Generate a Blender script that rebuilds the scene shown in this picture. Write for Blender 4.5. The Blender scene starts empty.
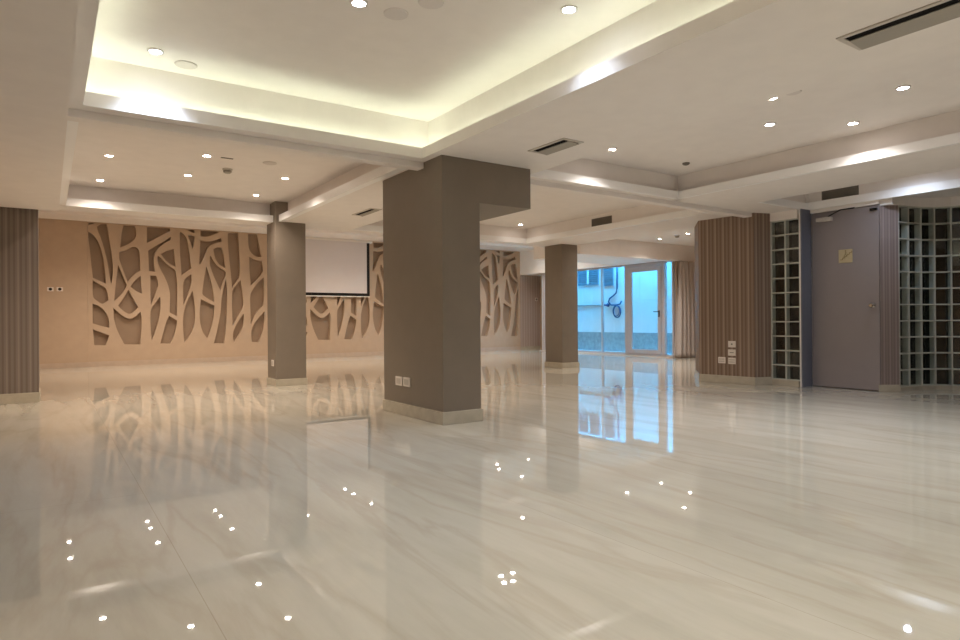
import bpy, bmesh, math, random
from mathutils import Vector, Matrix
random.seed(4)
S = bpy.context.scene
COL = S.collection
# ------------------------------------------------------------------ camera numbers
F, YAW, PITCH, ROLL, H = 636.0, 0.5968, 0.0020, -0.0075, 0.9
_f = Vector((math.sin(YAW)*math.cos(PITCH), math.cos(YAW)*math.cos(PITCH), math.sin(PITCH)))
_r = Vector((math.cos(YAW), -math.sin(YAW), 0)); _u = _r.cross(_f)
R_ = math.cos(ROLL)*_r + math.sin(ROLL)*_u
U_ = -math.sin(ROLL)*_r + math.cos(ROLL)*_u
EYE = Vector((0, 0, H))
def ray(x, y): return R_*((x-480)/F) - U_*((y-320)/F) + _f
def on(x, y, ax, v):                       # point of the building seen at a photo coordinate, on the plane axis = v
    d = ray(x, y); return EYE + d*((v-EYE[ax])/d[ax])

# ------------------------------------------------------------------ materials
def lin(c):
    return tuple((v/12.92 if v <= .04045 else ((v+.055)/1.055)**2.4) for v in (k/255 for k in c)) + (1,)
def newmat(name):
    m = bpy.data.materials.new(name); m.use_nodes = True
    nt = m.node_tree; return m, nt, nt.nodes['Principled BSDF']
def paint(name, rgb, rough=.6, spec=.3, var=.04, scale=6, metallic=0, bump=.0):
    m, nt, b = newmat(name)
    tc = nt.nodes.new('ShaderNodeTexCoord'); n = nt.nodes.new('ShaderNodeTexNoise')
    n.inputs['Scale'].default_value = scale; n.inputs['Detail'].default_value = 4
    nt.links.new(tc.outputs['Object'], n.inputs['Vector'])
    r = nt.nodes.new('ShaderNodeValToRGB'); c = lin(rgb)
    r.color_ramp.elements[0].color = tuple(v*(1-var) for v in c[:3])+(1,)
    r.color_ramp.elements[1].color = tuple(min(1, v*(1+var)) for v in c[:3])+(1,)
    r.color_ramp.elements[0].position = .3; r.color_ramp.elements[1].position = .7
    nt.links.new(n.outputs['Fac'], r.inputs['Fac']); nt.links.new(r.outputs['Color'], b.inputs['Base Color'])
    b.inputs['Roughness'].default_value = rough; b.inputs['Specular IOR Level'].default_value = spec
    b.inputs['Metallic'].default_value = metallic
    if bump:
        bp = nt.nodes.new('ShaderNodeBump'); bp.inputs['Strength'].default_value = bump; bp.inputs['Distance'].default_value = .002
        n2 = nt.nodes.new('ShaderNodeTexNoise'); n2.inputs['Scale'].default_value = 180
        nt.links.new(tc.outputs['Object'], n2.inputs['Vector'])
        nt.links.new(n2.outputs['Fac'], bp.inputs['Height']); nt.links.new(bp.outputs['Normal'], b.inputs['Normal'])
    return m
def emit(name, rgb, s):
    m, nt, b = newmat(name)
    b.inputs['Base Color'].default_value = (.8, .8, .8, 1)
    b.inputs['Emission Color'].default_value = rgb+(1,); b.inputs['Emission Strength'].default_value = s
    return m
def stripes(name, base, dark, light, period, rough=.55):
    # vertical wallpaper stripes; u runs along the wall face (UV in metres)
    m, nt, b = newmat(name)
    uv = nt.nodes.new('ShaderNodeUVMap'); sx = nt.nodes.new('ShaderNodeSeparateXYZ')
    nt.links.new(uv.outputs['UV'], sx.inputs[0])
    d = nt.nodes.new('ShaderNodeMath'); d.operation = 'DIVIDE'; d.inputs[1].default_value = period
    fr = nt.nodes.new('ShaderNodeMath'); fr.operation = 'FRACT'
    nt.links.new(sx.outputs['X'], d.inputs[0]); nt.links.new(d.outputs[0], fr.inputs[0])
    r = nt.nodes.new('ShaderNodeValToRGB'); cr = r.color_ramp
    cr.interpolation = 'LINEAR'
    stops = [(0, base), (.20, base), (.23, dark), (.38, dark), (.41, base), (.55, base), (.58, light), (.70, light), (.73, base), (.84, dark), (.95, dark), (.98, base)]
    cr.elements[0].position = 0; cr.elements[0].color = lin(base)
    cr.elements[1].position = 1; cr.elements[1].color = lin(base)
    for p, c in stops[1:]:
        e = cr.elements.new(p); e.color = lin(c)
    nt.links.new(fr.outputs[0], r.inputs['Fac'])
    nt.links.new(r.outputs['Color'], b.inputs['Base Color'])
    b.inputs['Roughness'].default_value = rough; b.inputs['Specular IOR Level'].default_value = .35
    return m
def marble_floor():
    m, nt, b = newmat('polished marble slabs')
    tc = nt.nodes.new('ShaderNodeTexCoord')
    mp = nt.nodes.new('ShaderNodeMapping'); mp.inputs['Rotation'].default_value = (0, 0, math.radians(-7)); mp.inputs['Scale'].default_value = (2.0, .30, 1)
    nt.links.new(tc.outputs['Object'], mp.inputs['Vector'])
    n1 = nt.nodes.new('ShaderNodeTexNoise'); n1.inputs['Scale'].default_value = 2.2; n1.inputs['Detail'].default_value = 9; n1.inputs['Roughness'].default_value = .62; n1.inputs['Distortion'].default_value = .35
    nt.links.new(mp.outputs[0], n1.inputs['Vector'])
    r = nt.nodes.new('ShaderNodeValToRGB'); cr = r.color_ramp
    cr.elements[0].position = .25; cr.elements[0].color = lin((181, 173, 160))
    cr.elements[1].position = .75; cr.elements[1].color = lin((205, 200, 186))
    e = cr.elements.new(.42); e.color = lin((193, 187, 172))
    e = cr.elements.new(.55); e.color = lin((199, 193, 179))
    nt.links.new(n1.outputs['Fac'], r.inputs['Fac'])
    # fine darker veins
    n2 = nt.nodes.new('ShaderNodeTexNoise'); n2.inputs['Scale'].default_value = 1.1; n2.inputs['Detail'].default_value = 10; n2.inputs['Distortion'].default_value = .5
    nt.links.new(mp.outputs[0], n2.inputs['Vector'])
    v = nt.nodes.new('ShaderNodeValToRGB'); vr = v.color_ramp
    vr.elements[0].position = .47; vr.elements[0].color = (0, 0, 0, 1)
    vr.elements[1].position = .53; vr.elements[1].color = (0, 0, 0, 1)
    e = vr.elements.new(.50); e.color = (1, 1, 1, 1)
    nt.links.new(n2.outputs['Fac'], v.inputs['Fac'])
    mx = nt.nodes.new('ShaderNodeMixRGB'); mx.inputs[2].default_value = lin((168, 150, 130))
    sc = nt.nodes.new('ShaderNodeMath'); sc.operation = 'MULTIPLY'; sc.inputs[1].default_value = .25
    nt.links.new(v.outputs['Color'], sc.inputs[0]); nt.links.new(sc.outputs[0], mx.inputs[0]); nt.links.new(r.outputs['Color'], mx.inputs[1])
    # hairline joints between the slabs
    br = nt.nodes.new('ShaderNodeTexBrick'); br.offset = .5; br.inputs['Scale'].default_value = 1
    br.inputs['Mortar Size'].default_value = .0016; br.inputs['Mortar Smooth'].default_value = .1
    br.inputs['Brick Width'].default_value = 7.0; br.inputs['Row Height'].default_value = 1.5
    br.inputs['Color1'].default_value = (1, 1, 1, 1); br.inputs['Color2'].default_value = (.965, .965, .965, 1); br.inputs['Mortar'].default_value = (.80, .78, .75, 1)
    mp2 = nt.nodes.new('ShaderNodeMapping'); mp2.inputs['Rotation'].default_value = (0, 0, math.radians(90)); mp2.inputs['Location'].default_value = (.3, -.415+1.5, 0)
    nt.links.new(tc.outputs['Object'], mp2.inputs['Vector']); nt.links.new(mp2.outputs[0], br.inputs['Vector'])
    mu = nt.nodes.new('ShaderNodeMixRGB'); mu.blend_type = 'MULTIPLY'; mu.inputs[0].default_value = 1
    nt.links.new(mx.outputs[0], mu.inputs[1]); nt.links.new(br.outputs['Color'], mu.inputs[2])
    nt.links.new(mu.outputs[0], b.inputs['Base Color'])
    b.inputs['Roughness'].default_value = .02; b.inputs['IOR'].default_value = 1.68
    b.inputs['Specular IOR Level'].default_value = .5
    n3 = nt.nodes.new('ShaderNodeTexNoise'); n3.inputs['Scale'].default_value = 1.3; n3.inputs['Detail'].default_value = 1
    nt.links.new(tc.outputs['Object'], n3.inputs['Vector'])
    bp = nt.nodes.new('ShaderNodeBump'); bp.inputs['Strength'].default_value = .003; bp.inputs['Distance'].default_value = .02
    nt.links.new(n3.outputs['Fac'], bp.inputs['Height']); nt.links.new(bp.outputs['Normal'], b.inputs['Normal'])
    return m
def glass(name, tint=(.93, .97, 1), rough=.0):
    m, nt, b = newmat(name); out = nt.nodes['Material Output']; nt.nodes.remove(b)
    t = nt.nodes.new('ShaderNodeBsdfTransparent'); t.inputs[0].default_value = tint+(1,)
    g = nt.nodes.new('ShaderNodeBsdfGlossy'); g.inputs['Roughness'].default_value = rough
    fr = nt.nodes.new('ShaderNodeLayerWeight'); fr.inputs[0].default_value = .5
    pw = nt.nodes.new('ShaderNodeMath'); pw.operation = 'POWER'; pw.inputs[1].default_value = 5
    ma = nt.nodes.new('ShaderNodeMath'); ma.operation = 'MULTIPLY_ADD'; ma.inputs[1].default_value = .9; ma.inputs[2].default_value = .04
    nt.links.new(fr.outputs['Facing'], pw.inputs[0]); nt.links.new(pw.outputs[0], ma.inputs[0])
    mx = nt.nodes.new('ShaderNodeMixShader')
    nt.links.new(ma.outputs[0], mx.inputs[0]); nt.links.new(t.outputs[0], mx.inputs[1]); nt.links.new(g.outputs[0], mx.inputs[2])
    nt.links.new(mx.outputs[0], out.inputs['Surface']); return m

WHITE = paint('ceiling white emulsion', (236, 230, 226), .7, .2, .02)
LIPW = paint('white gloss lip', (244, 243, 243), .35, .5, .01)
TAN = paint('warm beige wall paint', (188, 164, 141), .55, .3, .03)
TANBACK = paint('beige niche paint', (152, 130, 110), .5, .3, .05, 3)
TAUPE = paint('taupe column paint', (130, 119, 107), .5, .35, .03)
BASE = marble_skirt = paint('marble skirting', (182, 174, 158), .25, .5, .08, 9)
FLOOR = marble_floor()
STRIPE = stripes('brown striped wallpaper', (138, 118, 103), (120, 100, 86), (160, 141, 126), .12)
STRIPEG = stripes('grey brown striped wallpaper', (128, 117, 109), (114, 103, 95), (140, 129, 121), .11)
STRIPEM = stripes('mauve striped wallpaper', (138, 124, 120), (127, 113, 110), (152, 139, 136), .07)
DOORP = paint('grey door paint', (146, 138, 139), .35, .4, .02)
JAMBP = paint('grey frame paint', (104, 107, 120), .4, .4, .02)
WPLAST = paint('white plastic', (228, 220, 212), .35, .5, .01)
BLACK = paint('black plastic', (18, 17, 17), .4, .4, .02)
DARK = paint('dark void', (20, 18, 16), .8, .1, .02)
GRILLE = paint('grey grille metal', (112, 106, 98), .4, .5, .03)
VENTM = paint('vent white metal', (196, 188, 180), .4, .5, .02)
BLADE = paint('vent blade', (160, 154, 144), .45, .4, .02)
CHROME = paint('brushed chrome', (200, 198, 195), .2, .5, .02, 20, 1)
BRASS = paint('brass plate', (196, 182, 148), .35, .5, .04, 20, .15)
INK = paint('dark engraved ink', (150, 132, 96), .5, .3)
SCREENF = paint('projection fabric', (214, 206, 204), .75, .2, .01)
ALU = paint('grey lacquered aluminium', (184, 180, 185), .35, .5, .02)
GROUT = paint('white block joint', (196, 196, 188), .5, .3, .03)
BLKSIDE = paint('greenish glass block side', (206, 209, 203), .35, .5, .1, 8)
BLKBACK = paint('dark glass block core', (16, 17, 15), .15, .5, .3, 8)
GLASSB = glass('glass block face', (.92, .94, .93))
GLASSW = glass('window glass')
CURT = paint('taupe curtain cloth', (186, 174, 166), .85, .1, .05, 30)
COURTW = paint('white courtyard render', (226, 232, 236), .8, .1, .03, 3)
COURTD = paint('stained courtyard plinth', (150, 165, 172), .7, .2, .18, 9)
LOUV = paint('louvre metal', (120, 150, 170), .5, .4, .04)
HOSE = paint('dark cable rubber', (26, 84, 132), .5, .4, .04)
PIPEM = paint('pipe grey', (150, 165, 172), .5, .4)
BULB_W = emit('warm lamp', (1, .88, .78), 60)
BULB_C = emit('cool lamp', (.86, .91, 1), 60)
BULB_OFF = paint('unlit lamp lens', (60, 54, 50), .2, .5)
LED = emit('cove strip', (.88, 1, .76), 5.6)

# ------------------------------------------------------------------ mesh helpers
class MB:
    def __init__(s): s.bm = bmesh.new(); s.uv = s.bm.loops.layers.uv.new('UVMap')
    def box(s, x0, x1, y0, y1, z0, z1):
        v = [s.bm.verts.new((x, y, z)) for x in (x0, x1) for y in (y0, y1) for z in (z0, z1)]
        for q in ((0, 1, 3, 2), (4, 6, 7, 5), (0, 4, 5, 1), (2, 3, 7, 6), (0, 2, 6, 4), (1, 5, 7, 3)):
            s.bm.faces.new([v[i] for i in q])
        return s
    def prism(s, pts, z0, z1):             # plan outline, uv.x = length along the outline
        n = len(pts)
        lo = [s.bm.verts.new((p[0], p[1], z0)) for p in pts]; hi = [s.bm.verts.new((p[0], p[1], z1)) for p in pts]
        u = 0
        for i in range(n):
            j = (i+1) % n; L = math.hypot(pts[j][0]-pts[i][0], pts[j][1]-pts[i][1])
            f = s.bm.faces.new((lo[i], lo[j], hi[j], hi[i]))
            for l, c in zip(f.loops, ((u, z0), (u+L, z0), (u+L, z1), (u, z1))): l[s.uv].uv = c
            u += L
        s.bm.faces.new(lo[::-1]); s.bm.faces.new(hi); return s
    def tube(s, pts, r, seg=10, closed=False):
        pts = [Vector(p) for p in pts]; n = len(pts); rings = []
        for i, p in enumerate(pts):
            a = pts[(i-1) % n] if (closed or i) else p; b = pts[(i+1) % n] if (closed or i < n-1) else p
            t = (b-a).normalized(); w = Vector((0, 0, 1)) if abs(t.z) < .9 else Vector((1, 0, 0))
            e1 = t.cross(w).normalized(); e2 = t.cross(e1)
            rings.append([s.bm.verts.new(p+r*(math.cos(k*2*math.pi/seg)*e1+math.sin(k*2*math.pi/seg)*e2)) for k in range(seg)])
        for i in range(n if closed else n-1):
            A, B = rings[i], rings[(i+1) % n]
            for k in range(seg): s.bm.faces.new((A[k], A[(k+1) % seg], B[(k+1) % seg], B[k]))
        if not closed: s.bm.faces.new(rings[0][::-1]); s.bm.faces.new(rings[-1])
        return s
    def lathe(s, prof, c=(0, 0, 0), seg=24, axis=None):   # prof: (radius, height); axis: direction of +height
        M = (Vector(axis).to_track_quat('Z', 'Y').to_matrix() if axis else Matrix.Identity(3)); c = Vector(c); rings = []
        for r, h in prof:
            rings.append([s.bm.verts.new(c+M@Vector((r*math.cos(k*2*math.pi/seg), r*math.sin(k*2*math.pi/seg), h))) for k in range(seg)])
        for A, B in zip(rings, rings[1:]):
            for k in range(seg): s.bm.faces.new((A[k], A[(k+1) % seg], B[(k+1) % seg], B[k]))
        s.bm.faces.new(rings[0][::-1]); s.bm.faces.new(rings[-1]); return s
    def obox(s, c, ex, ey, ez):             # oriented box: centre and three half-axes
        c, ex, ey, ez = map(Vector, (c, ex, ey, ez))
        v = [s.bm.verts.new(c+i*ex+j*ey+k*ez) for i in (-1, 1) for j in (-1, 1) for k in (-1, 1)]
        for q in ((0, 1, 3, 2), (4, 6, 7, 5), (0, 4, 5, 1), (2, 3, 7, 6), (0, 2, 6, 4), (1, 5, 7, 3)):
            s.bm.faces.new([v[i] for i in q])
        return s
    def build(s, name, mat, parent=None, bevel=0, smooth=False):
        bmesh.ops.recalc_face_normals(s.bm, faces=s.bm.faces)
        me = bpy.data.meshes.new(name); s.bm.to_mesh(me); s.bm.free()
        me.materials.append(mat)
        o = bpy.data.objects.new(name, me); COL.objects.link(o)
        if smooth:
            for p in me.polygons: p.use_smooth = True
        if parent:
            o.parent = parent; o.matrix_parent_inverse = Matrix.Translation(-parent.location)
        if bevel:
            b = o.modifiers.new('edge', 'BEVEL'); b.width = bevel; b.segments = 2; b.limit_method = 'ANGLE'
        return o
def tag(o, label, cat, group=None):
    o['label'] = label; o['category'] = cat
    if group: o['group'] = group
    return o
def thing(name, loc, label, cat, group=None):
    o = bpy.data.objects.new(name, None); o.empty_display_size = .1; COL.objects.link(o); o.location = loc
    return tag(o, label, cat, group)
def struct(name, mb, mat, **k):
    o = mb.build(name, mat, **k); o['kind'] = 'structure'; return o

# ------------------------------------------------------------------ levels
ZS, ZL, ZT, ZA, ZG, ZR, TOP = 2.352, 2.438, 2.63, 2.74, 2.68, 3.12, 3.3
ZD = 2.345
YW = 15.70
Y0 = -4.5

# ------------------------------------------------------------------ shell
struct('floor', MB().box(-.95, 13.4, Y0-.05, 15.95, -.12, 0), FLOOR)
struct('wall_left', MB().box(-1.05, -.9, Y0, 15.9, 0, TOP), TAN)
struct('wall_front', MB().box(-1.05, 9.6, Y0-.15, Y0, 0, TOP), TAN)
struct('wall_rear', MB().box(-.9, .698, YW, 15.95, 0, TOP), TAN)
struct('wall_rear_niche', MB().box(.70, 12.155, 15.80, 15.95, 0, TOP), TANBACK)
struct('wall_right', MB().box(8.85, 8.95, Y0, 2.20, 0, TOP), TAN)
struct('wall_back_room', MB().box(9.5, 9.6, 2.2, 6.33, 0, TOP), TAN)
struct('wall_right_return', MB().box(8.95, 9.6, 2.10, 2.20, 0, TOP), TAN)
struct('wall_side', MB().box(8.55, 13.4, 6.36, 6.45, 0, TOP).box(13.3, 13.4, 6.45, 9.9, 0, TOP), TAN)
struct('wall_return', MB().box(12.40, 13.4, 9.9, 9.94, 0, 2.30), TAN)
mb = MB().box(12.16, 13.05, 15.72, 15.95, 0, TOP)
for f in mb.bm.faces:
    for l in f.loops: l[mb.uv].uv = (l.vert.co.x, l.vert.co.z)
struct('wall_alcove', mb, stripes('striped wallpaper lightened for dim alcove', (178, 160, 150), (160, 142, 132), (192, 176, 166), .10))  # stripe colours lightened to stand in for light the alcove lacks
struct('wall_alcove_side', MB().box(13.0, 13.1, 14.80, 15.72, 0, TOP).box(12.40, 13.1, 14.78, 14.86, 0, TOP), TAN)

# ceilings -----------------------------------------------------------------
c = MB()
c.box(-.9, .112, Y0, 8.95, 2.23, 2.385)                     # low soffit along the left
c.box(-.9, .05, Y0, 8.95, 2.385, TOP)
c.box(-.9, .11, 8.95, 9.28, ZS, TOP)
c.box(.112, .20, Y0, 5.105, ZS, 2.385)                      # trough floors round the lit tray
c.box(.20, 2.76, 4.955, 5.105, ZS, 2.385); c.box(2.76, 2.91, Y0, 5.105, ZS, 2.385)
c.box(.05, 2.91, Y0, 5.105, ZA, TOP)                        # upper ceiling of the lit tray
c.box(.05, 2.91, 5.105, 5.30, ZS, TOP)                      # cross beam
c.box(.05, .11, 5.30, 8.95, ZS, TOP)
c.box(2.91, 3.96, Y0, 5.30, ZS, TOP)                        # strip with the air vents
c.box(3.96, 6.36, 4.97, 5.05, ZS, 2.37); c.box(3.96, 8.41, 5.05, 5.20, ZS, TOP)
c.box(.11, 2.86, 5.30, 9.36, ZT, TOP)                       # rear left tray
c.box(2.80, 2.86, 5.30, 9.36, ZD, 2.37); c.box(2.86, 3.93, 5.30, 9.28, ZD, TOP)                      # strip between the columns
c.box(3.96, 6.36, Y0, 5.05, ZT+.02, TOP)                    # right tray
c.box(6.36, 7.31, Y0, 5.05, ZS, TOP); c.box(6.28, 6.36, Y0, 5.05, ZS, 2.37)
c.box(7.31, 8.45, Y0, 4.60, ZT, TOP); c.box(7.31, 8.41, 4.60, 5.05, ZS, TOP)     # lit slot beside the door wall
c.box(8.445, 9.6, Y0, 4.57, 2.41, TOP); c.box(8.41, 9.6, 4.57, 6.33, ZS, TOP)
c.box(3.93, 7.44, 5.20, 9.37, ZT, TOP)                      # middle rear tray
c.box(7.44, 8.38, 5.20, 9.6, ZD, TOP)
c.box(.11, 2.86, 9.225, 9.36, ZD, 2.37); c.box(-.9, .11, 9.28, 9.6, ZD, TOP); c.box(.11, 2.86, 9.36, 9.6, ZD, TOP); c.box(2.86, 3.93, 9.28, 9.6, ZD, TOP); c.box(3.93, 7.44, 9.37, 9.6, ZD, TOP)
c.box(8.38, 13.4, 6.33, 9.85, ZG, TOP)
c.box(8.38, 9.25, 9.85, 11.4, ZG, TOP)
c.box(9.25, 13.4, 9.85, 9.95, 2.30, TOP); c.box(9.25, 12.19, 9.95, 11.4, 2.31, TOP)
c.box(-.9, 9.25, 9.6, 14.8, ZR, TOP); c.box(9.25, 12.19, 11.4, 14.8, ZR, TOP)
c.box(-.9, 12.19, 14.8, 15.8, 3.062, TOP)
struct('ceiling', c, WHITE)
# lips of the trays
struct('trim_1', MB().box(.175, .20, Y0, 4.98, 2.385, 2.446).box(.20, 2.76, 4.955, 4.98, 2.385, 2.446).box(2.76, 2.785, Y0, 4.98, 2.385, 2.446), WHITE)
struct('trim_2', MB().box(.11, .19, 5.30, 9.25, ZS, ZL).box(.19, 2.68, 9.20, 9.25, ZD-.002, ZL).box(2.73, 2.81, 5.30, 9.099, ZD-.002, ZL), LIPW)
struct('trim_3', MB().box(6.26, 6.30, Y0, 5.00, ZS-.002, ZL).box(3.965, 6.26, 4.96, 5.00, ZS-.002, ZL), LIPW)
struct('trim_4', MB().box(7.39, 7.44, 5.20, 9.37, ZD, ZL).box(3.93, 7.39, 9.32, 9.37, ZD, ZL), LIPW)
# downstand of the folding partition line
struct('trim_11', MB().box(8.40, 8.445, Y0, 4.60, ZS, 2.45).box(7.31, 8.40, 4.555, 4.60, ZS, 2.44), LIPW)
struct('trim_13', MB().box(12.19, 12.44, 9.95, 15.72, 2.33, TOP).box(12.44, 13.05, 14.8, 15.72, 2.33, TOP), LIPW)
struct('trim_5', MB().box(.05, 2.84, 5.075, 5.19, 2.298, ZS).box(3.235, 7.96, 5.09, 5.20, 2.300, ZS), WHITE)
# light strips lying in the trough of the tray
struct('trim_6', MB().box(.10, .135, Y0, 5.05, 2.385, 2.395).box(.14, 2.84, 5.03, 5.065, 2.385, 2.395).box(2.84, 2.87, Y0, 5.03, 2.385, 2.395), LED)

# baseboards
struct('baseboard_rear', MB().box(-.9, .66, YW-.012, YW, 0, .10).box(.66, 12.16, YW-.012-.004, YW, 0, .105), paint('warm rear skirting', (190, 170, 152), .3, .5, .06, 9))
struct('baseboard_alcove', MB().box(12.16, 13.0, 15.705, 15.72, 0, .10), BASE)

# ------------------------------------------------------------------ carved wall panel
def smoothpoly(P, it=2):
    for _ in range(it):
        Q = []; n = len(P)
        for i in range(n):
            a, b, d = P[i-1], P[i], P[(i+1) % n]
            v1 = (b[0]-a[0], b[1]-a[1]); v2 = (d[0]-b[0], d[1]-b[1])
            l1 = math.hypot(*v1); l2 = math.hypot(*v2)
            cs = (v1[0]*v2[0]+v1[1]*v2[1])/max(1e-9, l1*l2)
            if cs < .55: Q.append(b)                       # keep real corners
            else:
                Q.append((b[0]-.25*v1[0], b[1]-.25*v1[1])); Q.append((b[0]+.25*v2[0], b[1]+.25*v2[1]))
        P = Q
    return P
a_ = lambda *p: [(80+x/8.53, 215+y/8.53) for x, y in p]
b_ = lambda *p: [(80+x/8.53, 275+y/8.53) for x, y in p]
c_ = lambda *p: [(170+x/8.53, 220+y/8.53) for x, y in p]
d_ = lambda *p: [(170+x/8.53, 280+y/8.53) for x, y in p]
HOLES = [
 a_((70,52),(130,56),(72,88)),
 a_((70,142),(110,165),(150,215),(180,290),(200,370),(215,480),(222,585),(110,535),(98,440),(85,300),(72,200)),
 a_((145,97),(170,76),(228,60),(245,180),(270,330),(285,470),(268,588),(255,540),(235,410),(210,300),(180,200),(150,135)),
 a_((375,78),(465,80),(480,150),(478,190),(450,225),(400,255),(343,277),(350,200),(360,130)),
 a_((335,315),(400,300),(440,272),(480,272),(505,300),(512,380),(515,475),(470,500),(425,545),(408,572),(380,500),(345,410),(333,370)),
 a_((325,425),(360,505),(398,590))+b_((402,88),(370,145),(330,190),(292,222),(300,120)),
 a_((518,520),(522,600))+b_((530,158),(485,142),(430,100))+a_((445,590),(475,550)),
 b_((413,125),(450,190),(497,275),(470,305),(430,333),(395,325),(350,290),(325,262),(360,215),(395,160)),
 b_((285,280),(320,310),(370,355),(430,378),(480,350),(515,312),(527,360),(523,480),(515,592),(380,592),(340,520),(305,440),(288,360)),
 b_((108,42),(160,78),(225,108),(240,180),(243,215),(205,243),(180,245),(130,210),(108,185)),
 b_((108,245),(150,255),(205,295),(235,345),(250,400),(248,450),(180,435),(108,412)),
 b_((110,462),(180,490),(250,515),(235,560),(220,600),(122,600)),
 a_((570,90),(765,100),(770,135),(700,170),(640,205),(570,238)),
 a_((580,305),(640,265),(720,225),(775,185),(775,210),(710,245),(650,300),(628,360),(630,420),(640,482),(590,478),(585,390)),
 a_((600,515),(650,520),(665,570),(667,610))+b_((660,100),(640,170),(605,260),(600,150)),
 b_((683,185),(690,250),(680,350),(650,460),(612,560),(602,450),(600,330),(605,290),(640,240)),
 a_((690,335),(740,305),(800,290),(808,380),(815,440),(770,420),(730,385)),
 a_((665,345),(690,365),(740,420),(790,455),(815,468),(828,560))+b_((830,180),(828,352),(765,318),(768,230),(770,150),(740,50))+a_((690,470),(660,390)),
 b_((760,347),(828,390),(820,450),(800,530),(770,585),(685,585),(710,490),(735,400)),
 c_((85,97),(130,130),(150,180),(165,280),(180,412),(100,472),(90,350),(82,200)),
 c_((125,73),(210,80),(210,110),(170,100)),
 c_((150,125),(210,140),(205,200),(192,245),(175,190)),
 c_((260,85),(380,85),(420,105),(370,125),(320,145),(260,140)),
 c_((258,172),(320,185),(380,175),(435,155),(440,185),(370,203),(325,225),(305,280),(265,370),(250,375)),
 c_((370,250),(400,232),(440,235),(455,270),(470,410),(420,380),(385,330)),
 c_((345,300),(370,350),(410,400),(475,435),(480,460),(450,530),(430,598),(400,540),(365,460),(335,370)),
 c_((310,395),(335,470),(360,560))+d_((380,190),(330,163),(278,128),(275,100))+c_((290,500)),
 d_((265,162),(320,192),(380,217),(375,310),(350,420),(322,500),(280,450),(255,360),(250,260)),
 c_((478,500))+d_((490,100),(485,300),(475,450),(462,540),(375,540),(405,420),(430,300),(440,170),(455,80)),
 c_((495,110),(582,110),(590,250),(602,480),(570,520),(530,578),(522,470),(505,330),(492,180)),
 c_((602,512))+d_((605,20),(620,120),(630,220),(590,290),(535,390),(528,200),(530,80),(570,40)),
 d_((632,285),(628,380),(600,450),(545,530),(535,470),(545,420),(590,340)),
 c_((665,115),(740,115),(760,210),(780,316),(730,313),(690,280),(668,230)),
 c_((675,312),(720,337),(785,352),(800,440),(740,510),(690,558),(680,450)),
 c_((802,487))+d_((805,210),(760,250),(720,300),(690,385),(683,150),(690,105))+c_((740,542)),
 d_((808,265),(805,370),(790,450),(755,530),(700,530),(690,440),(715,370)),
 c_((182,462))+d_((185,30),(150,130),(115,218),(112,130))+c_((110,512)),
 d_((193,92),(215,220),(215,370),(180,460),(125,535),(112,430),(110,300),(140,190)),
]
PER, XE = 4.32, 12.19
def carved_panel():
    cu = bpy.data.curves.new('panel_outline', 'CURVE'); cu.dimensions = '2D'; cu.fill_mode = 'BOTH'; cu.extrude = .0485
    def sp(P):
        s = cu.splines.new('POLY'); s.points.add(len(P)-1)
        for q, p in zip(s.points, P): q.co = (p[0], p[1], 0, 1)
        s.use_cyclic_u = True
    ztop = 3.061
    sp([(.70, .001), (XE, .001), (XE, ztop), (.70, ztop)])
    for k in range(3):
        for h in HOLES:
            P = [on(x, y, 1, YW) for x, y in smoothpoly(h)]
            P = [(p.x+k*PER, min(p.z, ztop-.02)) for p in P]
            if min(p[0] for p in P) > XE-.25: continue
            C, lim = [], XE-.07                              # the panel is cut off at the bulkhead
            for q0, q1 in zip(P, P[1:]+P[:1]):
                if q0[0] <= lim: C.append(q0)
                if (q0[0]-lim)*(q1[0]-lim) < 0:
                    f = (lim-q0[0])/(q1[0]-q0[0]); C.append((lim, q0[1]+f*(q1[1]-q0[1])))
            P = C
            sp(P)
    o = bpy.data.objects.new('tmp', cu)
    dg = bpy.context.evaluated_depsgraph_get()
    COL.objects.link(o); dg.update()
    me = bpy.data.meshes.new_from_object(o.evaluated_get(dg))
    bpy.data.objects.remove(o)
    me.transform(Matrix.Translation((0, YW+.05, 0)) @ Matrix.Rotation(math.pi/2, 4, 'X'))
    me.materials.clear(); me.materials.append(TAN)
    p = bpy.data.objects.new('carved_panel', me); COL.objects.link(p)
    tag(p, 'beige cut-out wall panel of branching tree trunks covering the rear wall', 'wall panel')
carved_panel()

# ------------------------------------------------------------------ columns
def skirt(pts, out, h, parent, name='baseboard', closed=True):
    # a skirting strip of thickness out round a plan outline (counter-clockwise outline)
    n = len(pts); off = []
    for i in range(n):
        a, b, d = Vector(pts[i-1]), Vector(pts[i]), Vector(pts[(i+1) % n])
        n1 = Vector(((b-a).y, -(b-a).x)).normalized(); n2 = Vector(((d-b).y, -(d-b).x)).normalized()
        m = (n1+n2).normalized(); off.append(b+m*(out/max(.3, m.dot(n1))))
    m = MB(); m.prism([tuple(p) for p in off], 0, h)
    return m.build(name, BASE, parent, bevel=.004)
def rect(x0, x1, y0, y1): return [(x0, y0), (x1, y0), (x1, y1), (x0, y1)]
t = thing('column', (3.04, 5.34, 0), 'large taupe column in the foreground with a beam stub at its top right', 'column')
MB().prism(rect(2.84, 3.235, 4.755, 5.93), 0, ZS).build('shaft', TAUPE, t)
MB().box(3.235, 3.825, 4.755, 5.93, 1.97, ZS-.001).build('beam_stub', TAUPE, t)
skirt(rect(2.84, 3.235, 4.755, 5.93), .014, .112, t)
t = thing('column', (2.88, 9.32, 0), 'slim taupe column left of the projection screen', 'column')
MB().prism(rect(2.68, 3.115, 9.10, 9.52), 0, ZT-.001).build('shaft', TAUPE, t)
skirt(rect(2.68, 3.115, 9.10, 9.52), .013, .095, t)
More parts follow.
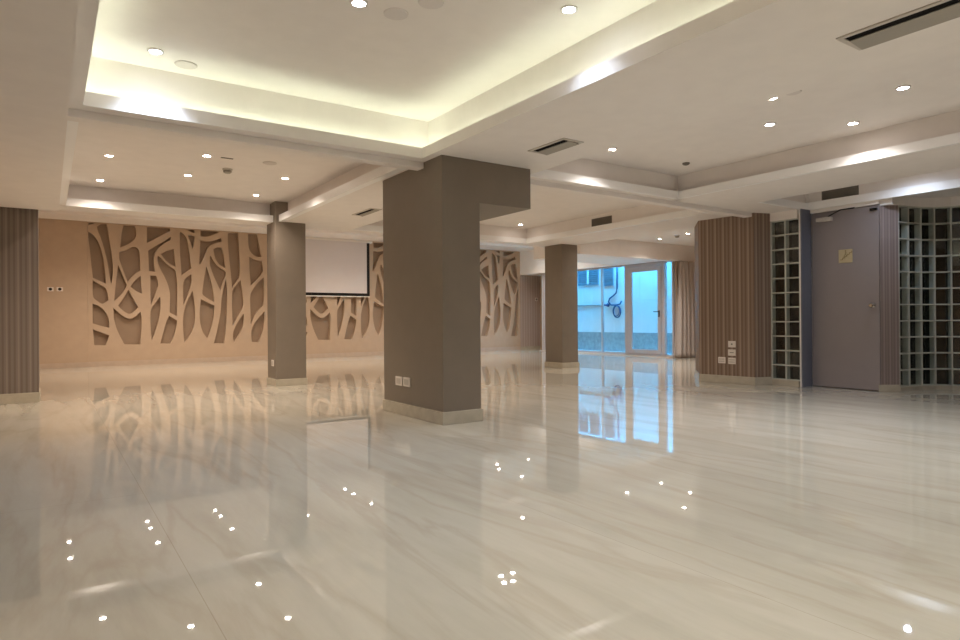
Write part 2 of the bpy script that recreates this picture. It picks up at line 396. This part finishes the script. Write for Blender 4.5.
t = thing('column', (8.16, 9.3, 0), 'brown taupe column standing left of the glass wall', 'column')
MB().prism(rect(8.005, 8.40, 9.03, 9.52), 0, ZD).build('shaft', TAUPE, t)
skirt(rect(8.005, 8.40, 9.03, 9.52), .018, .105, t)
def pillar(pts, z1, mat, label, h, front):
    cx = sum(p[0] for p in pts)/len(pts); cy = sum(p[1] for p in pts)/len(pts)
    t = thing('pillar', (cx, cy, 0), label, 'pillar')
    MB().prism(pts, 0, z1).build('shaft', mat, t)
    skirt(pts, .012, h, t)
    return t
pillar(rect(-.899, -.09, 9.0, 9.6), 2.345, STRIPEG, 'grey striped pillar at the left edge of the photo', .115, 0)
PR = [(8.36, 6.325), (7.872, 5.89), (7.92, 5.47), (7.97, 5.07), (8.22, 4.985), (8.36, 4.985)]
pillar(PR, ZS, STRIPE, 'faceted pillar in brown striped wallpaper beside the glass wall curtains', .108, 0)
pillar([(8.452, 3.695), (8.625, 3.560), (8.70, 3.60), (8.70, 3.695)], 2.285, STRIPEM, 'narrow mauve striped pillar between the grey door and the curved glass blocks', .085, 0)

# ------------------------------------------------------------------ door wall
struct('baseboard_door', MB().box(8.22, 8.36, 4.60, 4.985, 0, .075), BASE)
struct('trim_12', MB().box(8.22, 8.36, 4.60, 4.985, 2.24, ZS), WHITE)
struct('wall_door', MB().box(8.44, 8.60, 3.70, 4.57, 2.305, 2.41).box(8.47, 8.70, 3.56, 3.70, 2.285, 2.41).box(8.36, 8.7, 4.55, 4.985, 0, ZS), WHITE)
struct('trim_8', MB().box(8.224, 8.46, 4.545, 4.562, 0, ZS), JAMBP)
struct('trim_14', MB().box(8.218, 8.36, 4.562, 4.576, 0, ZS), WHITE)
dr = MB().box(8.46, 8.505, 3.705, 4.540, .008, 2.300).build('door_1', DOORP, bevel=.003); dr['kind'] = 'structure'
h = MB().lathe([(.028, 0), (.028, .012), (.012, .016), (.012, .04), (.027, .05), (.03, .068), (.022, .08)], (8.46, 3.775, 1.06), 20, (-1, 0, 0)).build('door_knob', CHROME, dr, smooth=False)
h['label'] = 'round chrome knob'
cl = MB().box(8.395, 8.46, 4.26, 4.45, 2.175, 2.225).build('door_closer', VENTM, dr, bevel=.004)
MB().tube([(8.42, 4.30, 2.23), (8.36, 4.12, 2.285), (8.44, 3.98, 2.30)], .008, 8).build('closer_arm', BLACK, cl)
MB().box(8.43, 8.46, 3.72, 3.80, 2.235, 2.262).build('door_stop', BLACK, dr)
st = MB().box(8.452, 8.46, 4.018, 4.188, 1.615, 1.785).build('door_sign', BRASS, bevel=.002)
tag(st, 'square brass-coloured stair pictogram sign on the grey door', 'sign')
g = MB()                                    # stairs climbing to the right, and a walker
yy, zz = 4.165, 1.655
for k in range(5):
    g.box(8.449, 8.4525, yy-.028, yy, zz-.004, zz+.004); yy -= .028
    g.box(8.449, 8.4525, yy-.004, yy+.004, zz, zz+.021); zz += .021
g.build('stair_pictogram', INK, st)
g = MB().lathe([(.009, 0), (.009, .003)], (8.4525, 4.10, 1.765), 14, (-1, 0, 0))
g.tube([(8.451, 4.10, 1.753), (8.451, 4.105, 1.722)], .0045, 6).tube([(8.451, 4.105, 1.722), (8.451, 4.088, 1.706), (8.451, 4.09, 1.69)], .0035, 6)
g.tube([(8.451, 4.105, 1.722), (8.451, 4.118, 1.70), (8.451, 4.126, 1.683)], .0035, 6).tube([(8.451, 4.101, 1.745), (8.451, 4.083, 1.735)], .003, 6)
g.build('walker_pictogram', INK, st)

# glass blocks ---------------------------------------------------------------
def block_wall(name, pts, z0, z1, rows, label):
    # pts: plan points, one block between neighbours; the room is on the left-hand side of the walk
    t = thing(name, (pts[0][0], pts[0][1], 0), label, 'glass block window')
    gr, bk, si, gl = MB(), MB(), MB(), MB(); D = .075; j = .008; dz = (z1-z0)/rows
    for i in range(len(pts)-1):
        a, b = Vector(pts[i]), Vector(pts[i+1]); e = (b-a); L = e.length; e = e.normalized(); nn = Vector((-e.y, e.x))  # into the wall = nn
        e3 = Vector((e.x, e.y, 0)); n3 = Vector((nn.x, nn.y, 0))
        mid = Vector(((a.x+b.x)/2, (a.y+b.y)/2, (z0+z1)/2))+n3*D/2
        for q in ((a, b) if i == 0 else (b,)):
            gr.obox(Vector((q.x, q.y, (z0+z1)/2))+n3*.005, e3*j, n3*.007, Vector((0, 0, (z1-z0)/2)))
            si.obox(Vector((q.x, q.y, (z0+z1)/2))+n3*(D/2+.010), e3*(j+.002), n3*(D/2-.004), Vector((0, 0, (z1-z0)/2)))
        for k in range(rows+1):
            z = z0+k*dz
            gr.obox(Vector((mid.x, mid.y, z))-n3*(D/2-.005), e3*L/2, n3*.0068, Vector((0, 0, j*.9)))
            si.obox(Vector((mid.x, mid.y, z))+n3*.010, e3*L/2, n3*(D/2-.004), Vector((0, 0, j)))
        bk.obox(mid+n3*(D/2+.012), e3*(L/2+.01), n3*.006, Vector((0, 0, (z1-z0)/2)))
        gl.obox(mid-n3*(D/2-.010), e3*L/2, n3*.0015, Vector((0, 0, (z1-z0)/2)))
    gr.build('joint_grid', GROUT, t); si.build('block_sides', BLKSIDE, t); bk.build('block_backing', BLKBACK, t); gl.build('block_glazing', GLASSB, t)
    return t
block_wall('glass_block_panel', [(8.226, 4.975), (8.226, 4.775), (8.226, 4.578)], .08, 2.235, 11, 'tall two-wide glass block panel between the striped pillar and the grey door')
dep = {899.5: 7.80, 909.4: 7.90, 921.9: 7.965, 935.3: 7.985, 951.9: 7.94, 968.5: 7.83, 984: 7.68, 998: 7.5}
cp = []
for x, d in dep.items():
    r = ray(x, 317); k = d/(r.x*math.sin(YAW)+r.y*math.cos(YAW)); cp.append((r.x*k, r.y*k))
cp += [(8.97, 2.40), (8.80, 2.30)]
cv = block_wall('glass_block_panel', cp, .055, 2.285, 11, 'curved glass block wall at the right edge of the photo')
# header and plinth following the curve
def follow(name, pts, z0, z1, mat, th=.12, off=0.):
    m = MB(); P = [Vector(p) for p in pts]; N = []
    for i in range(len(P)):
        e = (P[min(i+1, len(P)-1)]-P[max(i-1, 0)]).normalized(); N.append(Vector((-e.y, e.x)))
    front = [p-n*off for p, n in zip(P, N)]; back = [p+n*th for p, n in zip(P, N)]
    m.prism([tuple(p) for p in front]+[tuple(p) for p in back[::-1]], z0, z1)
    return struct(name, m, mat)
follow('wall_curve', cp, 2.292, 2.41, WHITE)
follow('baseboard_curve', cp, 0, .048, BASE, .12, .008)

# ------------------------------------------------------------------ glass wall to the courtyard
GX = 12.35
w = MB()
w.box(GX-.03, GX+.05, 14.45, 14.78, .06, 2.29)
w.box(GX-.03, GX+.05, 9.95, 14.80, 0, .06).box(GX-.03, GX+.05, 9.95, 14.80, 2.29, 2.335)
for y in (13.52, 12.31, 11.46, 9.96): w.box(GX-.03, GX+.05, y-.02, y+.02, .06, 2.29)
wf = struct('window_1', w, ALU, bevel=.003)
for ya, yb in ((13.545, 14.45), (12.335, 13.495), (11.485, 12.285), (10.005, 10.20)):
    MB().box(GX+.008, GX+.014, ya, yb, .06, 2.29).build('pane', GLASSW, wf)
d = MB()
d.box(GX-.05, GX+.04, 11.33, 11.435, .02, 2.30).box(GX-.05, GX+.04, 10.18, 10.27, .02, 2.30).box(GX-.05, GX+.04, 10.27, 11.33, 2.225, 2.30).box(GX-.05, GX+.04, 10.27, 11.33, .02, .05)
df = struct('door_2', d, ALU, bevel=.003)
lf = MB().box(GX-.06, GX-.02, 11.215, 11.32, .055, 2.22).box(GX-.06, GX-.02, 10.28, 10.385, .055, 2.22).box(GX-.06, GX-.02, 10.385, 11.215, 2.11, 2.22).box(GX-.06, GX-.02, 10.385, 11.215, .055, .165).build('door_leaf', ALU, df, bevel=.003)
MB().box(GX-.043, GX-.037, 10.385, 11.215, .165, 2.11).build('pane', GLASSW, lf)
hd = MB().box(GX-.07, GX-.06, 10.32, 10.355, 1.0, 1.13).tube([(GX-.07, 10.338, 1.10), (GX-.11, 10.338, 1.10), (GX-.11, 10.47, 1.10)], .011, 8).lathe([(.016, 0), (.016, .02)], (GX-.06, 10.338, .985), 14, (-1, 0, 0)).build('door_handle', BLACK, lf)
struct('trim_9', MB().box(12.20, GX-.03, 9.95, 14.8, 0, .018), paint('pale sill marble', (205, 196, 188), .2, .5, .05))
# courtyard
struct('wall_court', MB().box(13.62, 13.75, 9.9, 14.9, -.1, 4.2).box(12.44, 13.75, 14.86, 14.95, -.1, 4.2).box(12.45, 13.75, 9.955, 10.0, -.1, 4.2).box(12.40, 12.44, 9.9, 14.86, 2.335, 4.2), COURTW)
struct('floor_court', MB().box(12.40, 13.62, 9.9, 14.86, -.12, -.002), COURTW)
struct('trim_10', MB().box(13.55, 13.62, 9.9, 14.86, 0, .55), COURTD)
def louvre(y0, y1, z0, z1, label, mull):
    t = thing('louvre_vent', (13.6, (y0+y1)/2, z0), label, 'vent')
    f = MB().box(13.585, 13.62, y0-.03, y1+.03, z0-.03, z0).box(13.585, 13.62, y0-.03, y1+.03, z1, z1+.03).box(13.585, 13.62, y0-.03, y0, z0, z1).box(13.585, 13.62, y1, y1+.03, z0, z1)
    if mull: MB().box(13.575, 13.62, (y0+y1)/2-.03, (y0+y1)/2+.03, z0, z1).build('mullion', COURTW, t)
    f.build('frame', LOUV, t)
    s = MB(); n = 9
    for k in range(n):
        z = z0+(k+.5)*(z1-z0)/n
        s.obox((13.603, (y0+y1)/2, z), (.014, 0, -.012), (0, (y1-y0)/2, 0), (.002, 0, .003))
    s.box(13.612, 13.62, y0, y1, z0, z1)
    s.build('slats', LOUV, t)
louvre(13.74, 14.56, 2.0, 2.52, 'wide double louvre high on the courtyard wall', True)
louvre(13.14, 13.47, 1.94, 2.52, 'single louvre high on the courtyard wall beside the hanging cable', False)
cbl = [on(x, y, 0, 13.58) for x, y in ((617, 262), (617, 275), (617, 288), (616, 293), (613, 296), (609.5, 298.5), (608.5, 302), (611, 305), (616, 305), (620, 304), (621.5, 301))]
cb = MB().tube(cbl, .022, 8)
cc = on(617, 311.5, 0, 13.57)
ring = [(13.57, cc.y+.14*math.cos(k*math.pi/12), cc.z+.17*math.sin(k*math.pi/12)) for k in range(24)]
cb.tube(ring, .019, 8, True)
ring = [(13.545, cc.y+.01+.125*math.cos(k*math.pi/12), cc.z+.02+.15*math.sin(k*math.pi/12)) for k in range(24)]
cb.tube(ring, .012, 8, True)
tag(cb.build('hanging_cable', HOSE, smooth=True), 'dark cable hanging in a coil on the courtyard wall', 'cable')
tp = on(607.5, 305, 0, 13.58)
tag(MB().lathe([(.05, 0), (.055, .03), (.03, .06), (.02, .12)], (13.62, tp.y, tp.z), 14, (-1, 0, 0)).tube([(13.53, tp.y, tp.z), (13.53, tp.y+.16, tp.z+.0)], .022, 8).build('wall_tap', HOSE), 'dark wall tap at the coil of cable outside', 'tap')
p0, p1 = on(574, 305.6, 0, 13.6), on(600.5, 305, 0, 13.6)
tag(MB().tube([p0, p1], .02, 8).build('wall_pipe', PIPEM), 'thin grey pipe running level along the courtyard wall', 'pipe')

# ------------------------------------------------------------------ curtains
def curtain(x0, x1, y, ztop, folds, spread, label):
    bm = bmesh.new(); nx, nz = folds*10, 24; grid = []
    for k in range(nz+1):
        f = k/nz; z = .012+(ztop-.012)*f
        row = []
        for i in range(nx+1):
            u = i/nx; amp = .030+.03*(1-f)
            xx = x0+(x1-x0)*u-spread*(1-f)**1.6*(1-u)
            yy = y+amp*math.sin(u*folds*2*math.pi+.4*math.sin(f*3))+.012*math.sin(u*17+f*4)
            row.append(bm.verts.new((xx, yy, z)))
        grid.append(row)
    for k in range(nz):
        for i in range(nx): bm.faces.new((grid[k][i], grid[k][i+1], grid[k+1][i+1], grid[k+1][i]))
    me = bpy.data.meshes.new('curtain'); bm.to_mesh(me); bm.free(); me.materials.append(CURT)
    for p in me.polygons: p.use_smooth = True
    o = bpy.data.objects.new('curtain', me); COL.objects.link(o)
    m = o.modifiers.new('thick', 'SOLIDIFY'); m.thickness = .006
    tag(o, label, 'curtain')
curtain(12.33, 12.66, 9.77, 2.296, 3, .16, 'taupe floor-length curtain nearest the glass door')
curtain(12.70, 13.10, 9.77, 2.296, 3, .03, 'taupe floor-length curtain against the striped pillar')

# ------------------------------------------------------------------ projection screen
t = thing('projection_screen', (6.2, 15.6, 1.6), 'pale projection screen with black border hanging on the carved rear wall', 'projection screen')
MB().box(4.75, 7.01, 15.645, 15.650, 1.66, 3.03).build('screen_fabric', SCREENF, t)
MB().box(4.67, 7.09, 15.648, 15.654, 1.585, 1.66).box(7.01, 7.09, 15.648, 15.654, 1.66, 3.03).box(4.67, 4.75, 15.648, 15.654, 1.66, 3.03).build('black_border', BLACK, t)
MB().box(4.67, 7.09, 15.638, 15.662, 1.56, 1.585).build('bottom_bar', WPLAST, t)
MB().box(4.60, 7.16, 15.60, 15.701, 3.0, 3.055).build('roller_case', WPLAST, t)

# ------------------------------------------------------------------ sockets and switches
def plate(c, ex, n, hw, hz, label, cat='socket', slot=None, group=None, name='wall_socket'):
    c, ex, n = Vector(c), Vector(ex).normalized(), Vector(n).normalized()
    t = thing(name, c, label, cat, group)
    MB().obox(c+n*.005, ex*hw, n*.005, (0, 0, hz)).build('face_plate', WPLAST, t, bevel=.003)
    q = MB(); up = Vector((0, 0, 1))
    if slot == 'round':
        q.lathe([(.030, 0), (.030, .003)], c+n*.010, 18, n); q.build('socket_well', BLACK, t)
    elif slot == 'rocker':
        q.obox(c+n*.0105, ex*hw*.62, n*.0025, up*hz*.62); q.build('rocker', VENTM, t, bevel=.001)
    elif slot == 'dash':
        q.obox(c+n*.0102, ex*hw*.55, n*.001, up*hz*.10); q.build('slot', GRILLE, t)
    elif slot == 'dot':
        q.obox(c+n*.0102, ex*hw*.20, n*.001, up*hz*.22); q.build('slot', GRILLE, t)
    elif slot == 'twin':
        q.obox(c+n*.0105+up*hz*.35, ex*hw*.8, n*.0015, up*hz*.18); q.obox(c+n*.0105-up*hz*.35, ex*hw*.8, n*.0015, up*hz*.18); q.build('insert', VENTM, t)
    return t
X_, Y_ = Vector((1, 0, 0)), Vector((0, 1, 0))
p = on(399.4, 380.9, 0, 2.84); plate(p, -Y_, -X_, .068, .044, 'left white socket of the pair low on the big column', slot='rocker')
p = on(407.2, 382.0, 0, 2.84); plate(p, -Y_, -X_, .068, .044, 'right white socket of the pair low on the big column', slot='rocker')
p = on(273, 363, 0, 2.68); plate(p, -Y_, -X_, .05, .045, 'small white socket low on the slim column', slot='rocker')
p = on(50.4, 289.2, 1, YW); plate(p, X_, -Y_, .055, .042, 'left of two white sockets on the plain tan rear wall', slot='round')
p = on(59.8, 289.2, 1, YW); plate(p, X_, -Y_, .055, .042, 'right of two white sockets on the plain tan rear wall', slot='round')
p = on(536.3, 299.4, 1, 15.72); plate(p, X_, -Y_, .045, .05, 'small white thermostat on the striped wall under the bulkhead', 'thermostat', 'round', name='thermostat')
def onface(px, py, A, B):                 # where the sight line meets the upright plane through plan points A and B
    A, B = Vector((A[0], A[1], 0)), Vector((B[0], B[1], 0)); e = (B-A).normalized(); n = Vector((e.y, -e.x, 0))
    d = ray(px, py); return EYE+d*((A-EYE).dot(n)/d.dot(n)), e, (n if n.dot(d) < 0 else -n)
for px, py, A, B, lb, sl in ((732.1, 344.2, PR[2], PR[3], 'uppermost of three stacked white plates on the striped pillar', 'dot'),
                             (732.0, 352.6, PR[2], PR[3], 'middle of three stacked white plates on the striped pillar', 'dash'),
                             (732.1, 360.9, PR[2], PR[3], 'lowest of three stacked white plates on the striped pillar', 'twin'),
                             (722.0, 360.1, PR[1], PR[2], 'single white plate left of the stacked plates on the striped pillar', 'twin')):
    p, e, n = onface(px, py, A, B)
    plate(p, e, n, .054, .044, lb, slot=sl)

# ------------------------------------------------------------------ ceiling vents and grilles
def linear_vent(x0, x1, y0, y1, z, label):
    t = thing('air_vent', ((x0+x1)/2, (y0+y1)/2, z), label, 'air vent')
    w = .028
    MB().box(x0, x1, y0, y0+w, z-.008, z).box(x0, x1, y1-w, y1, z-.008, z).box(x0, x0+w, y0+w, y1-w, z-.008, z).box(x1-w, x1, y0+w, y1-w, z-.008, z).build('frame', VENTM, t, bevel=.002)
    MB().box(x0+w, x0+w+.062, y0+w, y1-w, z-.002, z).build('slot', DARK, t)
    MB().obox(((x0+x1)/2+.028, (y0+y1)/2, z-.012), ((x1-x0)/2-w-.030, 0, -.006), (0, (y1-y0)/2-w, 0), (.0003, 0, .002)).build('blade', BLADE, t)
linear_vent(3.39, 3.61, 3.79, 4.25, ZS, 'short slot air vent in the ceiling beside the big column')
linear_vent(3.38, 3.63, .70, 1.68, ZS, 'long slot air vent in the ceiling at the top right of the photo')
linear_vent(3.38, 3.55, 7.43, 8.02, ZD, 'small slot air vent in the ceiling strip between the two left columns')
def side_grille(x, y0, y1, z0, z1, label):
    t = thing('wall_grille', (x, (y0+y1)/2, z0), label, 'air grille')
    w = .012
    MB().box(x-.008, x, y0, y0+w, z0, z1).box(x-.008, x, y1-w, y1, z0, z1).box(x-.008, x, y0+w, y1-w, z0, z0+w).box(x-.008, x, y0+w, y1-w, z1-w, z1).build('frame', GRILLE, t)
    s = MB(); n = int((y1-y0-2*w)/.018)
    for k in range(n):
        y = y0+w+(k+.5)*(y1-y0-2*w)/n; s.box(x-.006, x-.003, y-.004, y+.004, z0+w, z1-w)
    s.box(x-.002, x, y0+w, y1-w, z0+w, z1-w)
    s.build('bars', GRILLE, t)
side_grille(7.44, 7.19, 7.64, 2.441, 2.57, 'grey air grille on the riser of the middle tray above the brown column')
side_grille(8.445, 3.93, 4.39, 2.455, 2.575, 'dark air grille inside the ceiling slot above the grey door')

# ------------------------------------------------------------------ detectors, covers
def detector(p, label, r=.05, h=.045, name='smoke_detector', mat=None):
    t = thing(name, p, label, 'smoke detector')
    MB().lathe([(r, 0), (r, -.012), (r*.92, -.016)], p, 20).build('base_plate', mat or VENTM, t)
    MB().lathe([(r*.55, -.014), (r*.8, -.02), (r*.8, -h*.75), (r*.5, -h)], p, 20).build('sensing_head', mat or BLADE, t)
detector(on(227.5, 169, 2, ZT), 'round smoke detector in the rear left tray between the downlights', .055, .05)
detector(on(677, 235.5, 2, ZG), 'round smoke detector between two downlights near the glass wall', .055, .05)
detector(on(686, 163, 2, ZT+.02), 'small dark detector near the far corner of the right tray', .04, .025, mat=GRILLE)
def cover(p, r, label, mat):
    tag(MB().lathe([(r, 0), (r*.97, -.006), (r*.9, -.008)], p, 28).build('ceiling_cover', mat), label, 'ceiling cover')
LITE = paint('pale cover disc', (214, 206, 200), .5, .3, .01); GREYC = paint('grey speaker cover', (220, 213, 210), .6, .3, .02)
cover(on(186, 64.5, 2, ZA), .075, 'round white cover disc in the lit tray beside its left downlight', LITE)
cover(on(396, 13.5, 2, ZA), .075, 'round grey cover disc beside the middle downlight of the lit tray', GREYC)
cover(on(431, 2.0, 2, ZA), .075, 'round grey cover disc cut by the top edge of the photo', GREYC)
cover(on(270, 163, 2, ZT), .075, 'round flush cover disc in the rear left tray ceiling', LITE)
cover(on(793, 92, 2, ZT+.02), .06, 'oval-looking flush cover disc beside a downlight of the right tray', GREYC)
p = on(227, 158, 2, ZT)
tag(MB().obox(p-Vector((0, 0, .003)), (.06, 0, 0), (0, .014, 0), (0, 0, .003)).build('ceiling_slot', GRILLE), 'small dark slot in the rear left tray ceiling above the smoke detector', 'ceiling cover')

# ------------------------------------------------------------------ downlights
PW = 56
TRIM = paint('downlight trim', (220, 214, 208), .35, .5, .01)
TONE = {'cool': (.66, .79, 1), 'neutral': (1, .94, .89), 'day': (.98, .985, .96), 'warm': (1, .86, .72)}
def make_downlight(tone):
    t = bpy.data.objects.new('downlight', None); t.empty_display_size = .05; COL.objects.link(t)
    MB().lathe([(.052, 0), (.052, -.006), (.040, -.008), (.036, -.002), (.036, 0)], (0, 0, 0), 24).build('trim_ring', TRIM, t)
    MB().lathe([(.034, -.0025), (.033, -.0045)], (0, 0, 0), 20).build('lamp', BULB_C if tone == 'cool' else BULB_W, t)
    l = bpy.data.lights.new('lamp_beam', 'SPOT'); l.energy = PW; l.color = TONE[tone]
    l.spot_size = math.radians(130); l.spot_blend = .9; l.shadow_soft_size = .03
    lo = bpy.data.objects.new('lamp_beam', l); COL.objects.link(lo); lo.parent = t; lo.location = (0, 0, -.02)
    return t
PROTO = {}
def downlight(p, label, cool='warm', group=None, k=1.0, cone=None):
    if cool not in PROTO: r = PROTO[cool] = make_downlight(cool)
    else:
        s = PROTO[cool]; r = s.copy(); COL.objects.link(r)
        for ch in s.children:
            c2 = ch.copy(); COL.objects.link(c2); c2.parent = r
    if k != 1.0 or cone:
        for ch in r.children:
            if ch.type == 'LIGHT': ch.data = ch.data.copy(); ch.data.energy *= k; ch.data.spot_size = math.radians(cone or 130)
    r.location = p; tag(r, label, 'downlight', group or 'recessed downlights')
    return r
for x, y, lb in ((155.5, 51, 'bright cool downlight at the left of the lit tray'), (359, 2.5, 'bright cool downlight at the top edge in the middle of the lit tray'),
                 (569, 9, 'bright cool downlight in the lit tray near its glowing right side')):
    downlight(on(x, y, 2, ZA), lb, 'cool', k=.4 if x == 569 else .8, cone=96)
for x, y, lb in ((109, 155.5, 'downlight of the rear left tray, left column of lights, nearer one'), (100, 180, 'downlight of the rear left tray, left column of lights, farther one'),
                 (207, 155.5, 'downlight of the rear left tray directly left of the small slot above the smoke detector'), (188, 175, 'downlight of the rear left tray, middle column of lights, farther one'),
                 (285, 178, 'downlight of the rear left tray nearest the slanting beam'), (256, 195, 'downlight of the rear left tray nearest the top of the slim column')):
    downlight(on(x, y, 2, ZT), lb, k=.9)
for x, y, lb, cool in ((612, 149, 'lone downlight of the right tray just beyond the short slot vent', 'neutral'), (772, 97.5, 'downlight of the right tray beside a flush cover disc', 'neutral'),
                 (770, 124, 'bluish glaring downlight in the middle of the right tray', 'cool'), (903, 87.5, 'bluish glaring downlight at the right of the right tray', 'cool'),
                 (853, 123, 'downlight of the right tray nearest its right riser', 'neutral')):
    downlight(on(x, y, 2, ZT+.02), lb, cool, k=.55 if x == 853 else .9)
downlight(on(520.6, 224.5, 2, ZT), 'downlight in the far corner of the middle rear tray', k=.5, cone=104)
downlight(on(659.6, 238.7, 2, ZG), 'left of two downlights in front of the fascia by the glass wall', 'neutral')
downlight(on(688, 233.6, 2, ZG), 'right of two downlights in front of the fascia by the glass wall', 'neutral')
gl_ = 'recessed downlights seen only mirrored in the floor'
lb_ = 'recessed downlight hidden behind beams, showing only as a glint mirrored in the floor'
for x in (.3, 1.65, 2.95, 4.45, 5.9, 7.2, 8.6, 10.1, 11.4):
    for y in (13.0, 14.0):
        downlight((x, y, ZR), lb_, 'warm' if x < 7 else 'neutral', gl_, 1.0 if x < 3.5 else .7)
for x in (1.65, 2.95, 5.9, 7.2, 10.4, 11.5): downlight((x, 14.5, ZR), lb_, 'warm', gl_, .35)
for x, y in ((5.17, 7.14), (5.37, 7.13), (5.07, 6.93), (5.2, 6.9)): downlight((x, y, ZT), lb_, 'warm', gl_, .45)
for x, y in ((9.0, 7.1), (10.0, 7.85), (9.0, 8.5), (9.9, 9.2)): downlight((x, y, ZG), lb_, 'neutral', gl_, .7)
downlight((8.02, 3.25, ZT), 'bluish downlight inside the ceiling slot by the door, seen mirrored low right in the floor', 'cool', gl_, .35, 165)
bk_ = 'added unseen fill downlights behind the camera'  # unseen lamps added to brighten the near floor and ceiling
for y in (1.0, -.6, -2.2):
    for x in (.62, 1.5, 2.3): downlight((x, y, ZA), 'added unseen fill downlight in the lit tray behind the photographer', 'day', bk_, .6, 120)
    for x in (4.76, 5.4): downlight((x, y, ZT+.02), 'added unseen fill downlight in the right tray behind the photographer', 'day', bk_+' in the right tray', .7)

# ------------------------------------------------------------------ world, camera, view
wd = bpy.data.worlds.new('World'); S.world = wd; wd.use_nodes = True
bg = wd.node_tree.nodes['Background']; bg.inputs[0].default_value = (.10, .58, 1, 1); bg.inputs[1].default_value = 14.0
cam = bpy.data.cameras.new('Camera'); co = bpy.data.objects.new('Camera', cam); COL.objects.link(co)
cam.sensor_width = 36; cam.lens = F/960*36; cam.clip_start = .05
M = Matrix((R_, U_, -_f)).transposed().to_4x4(); M.translation = EYE
co.matrix_world = M; S.camera = co
S.view_settings.view_transform = 'Standard'; S.view_settings.look = 'None'; S.view_settings.gamma = 1
S.view_settings.use_curve_mapping = False; S.view_settings.exposure = 0.68
S.cycles.max_bounces = 10; S.cycles.diffuse_bounces = 6; S.cycles.glossy_bounces = 5; S.cycles.transparent_max_bounces = 12
S.cycles.sample_clamp_indirect = 6; S.cycles.use_denoising = True; S.cycles.caustics_reflective = False; S.cycles.caustics_refractive = False
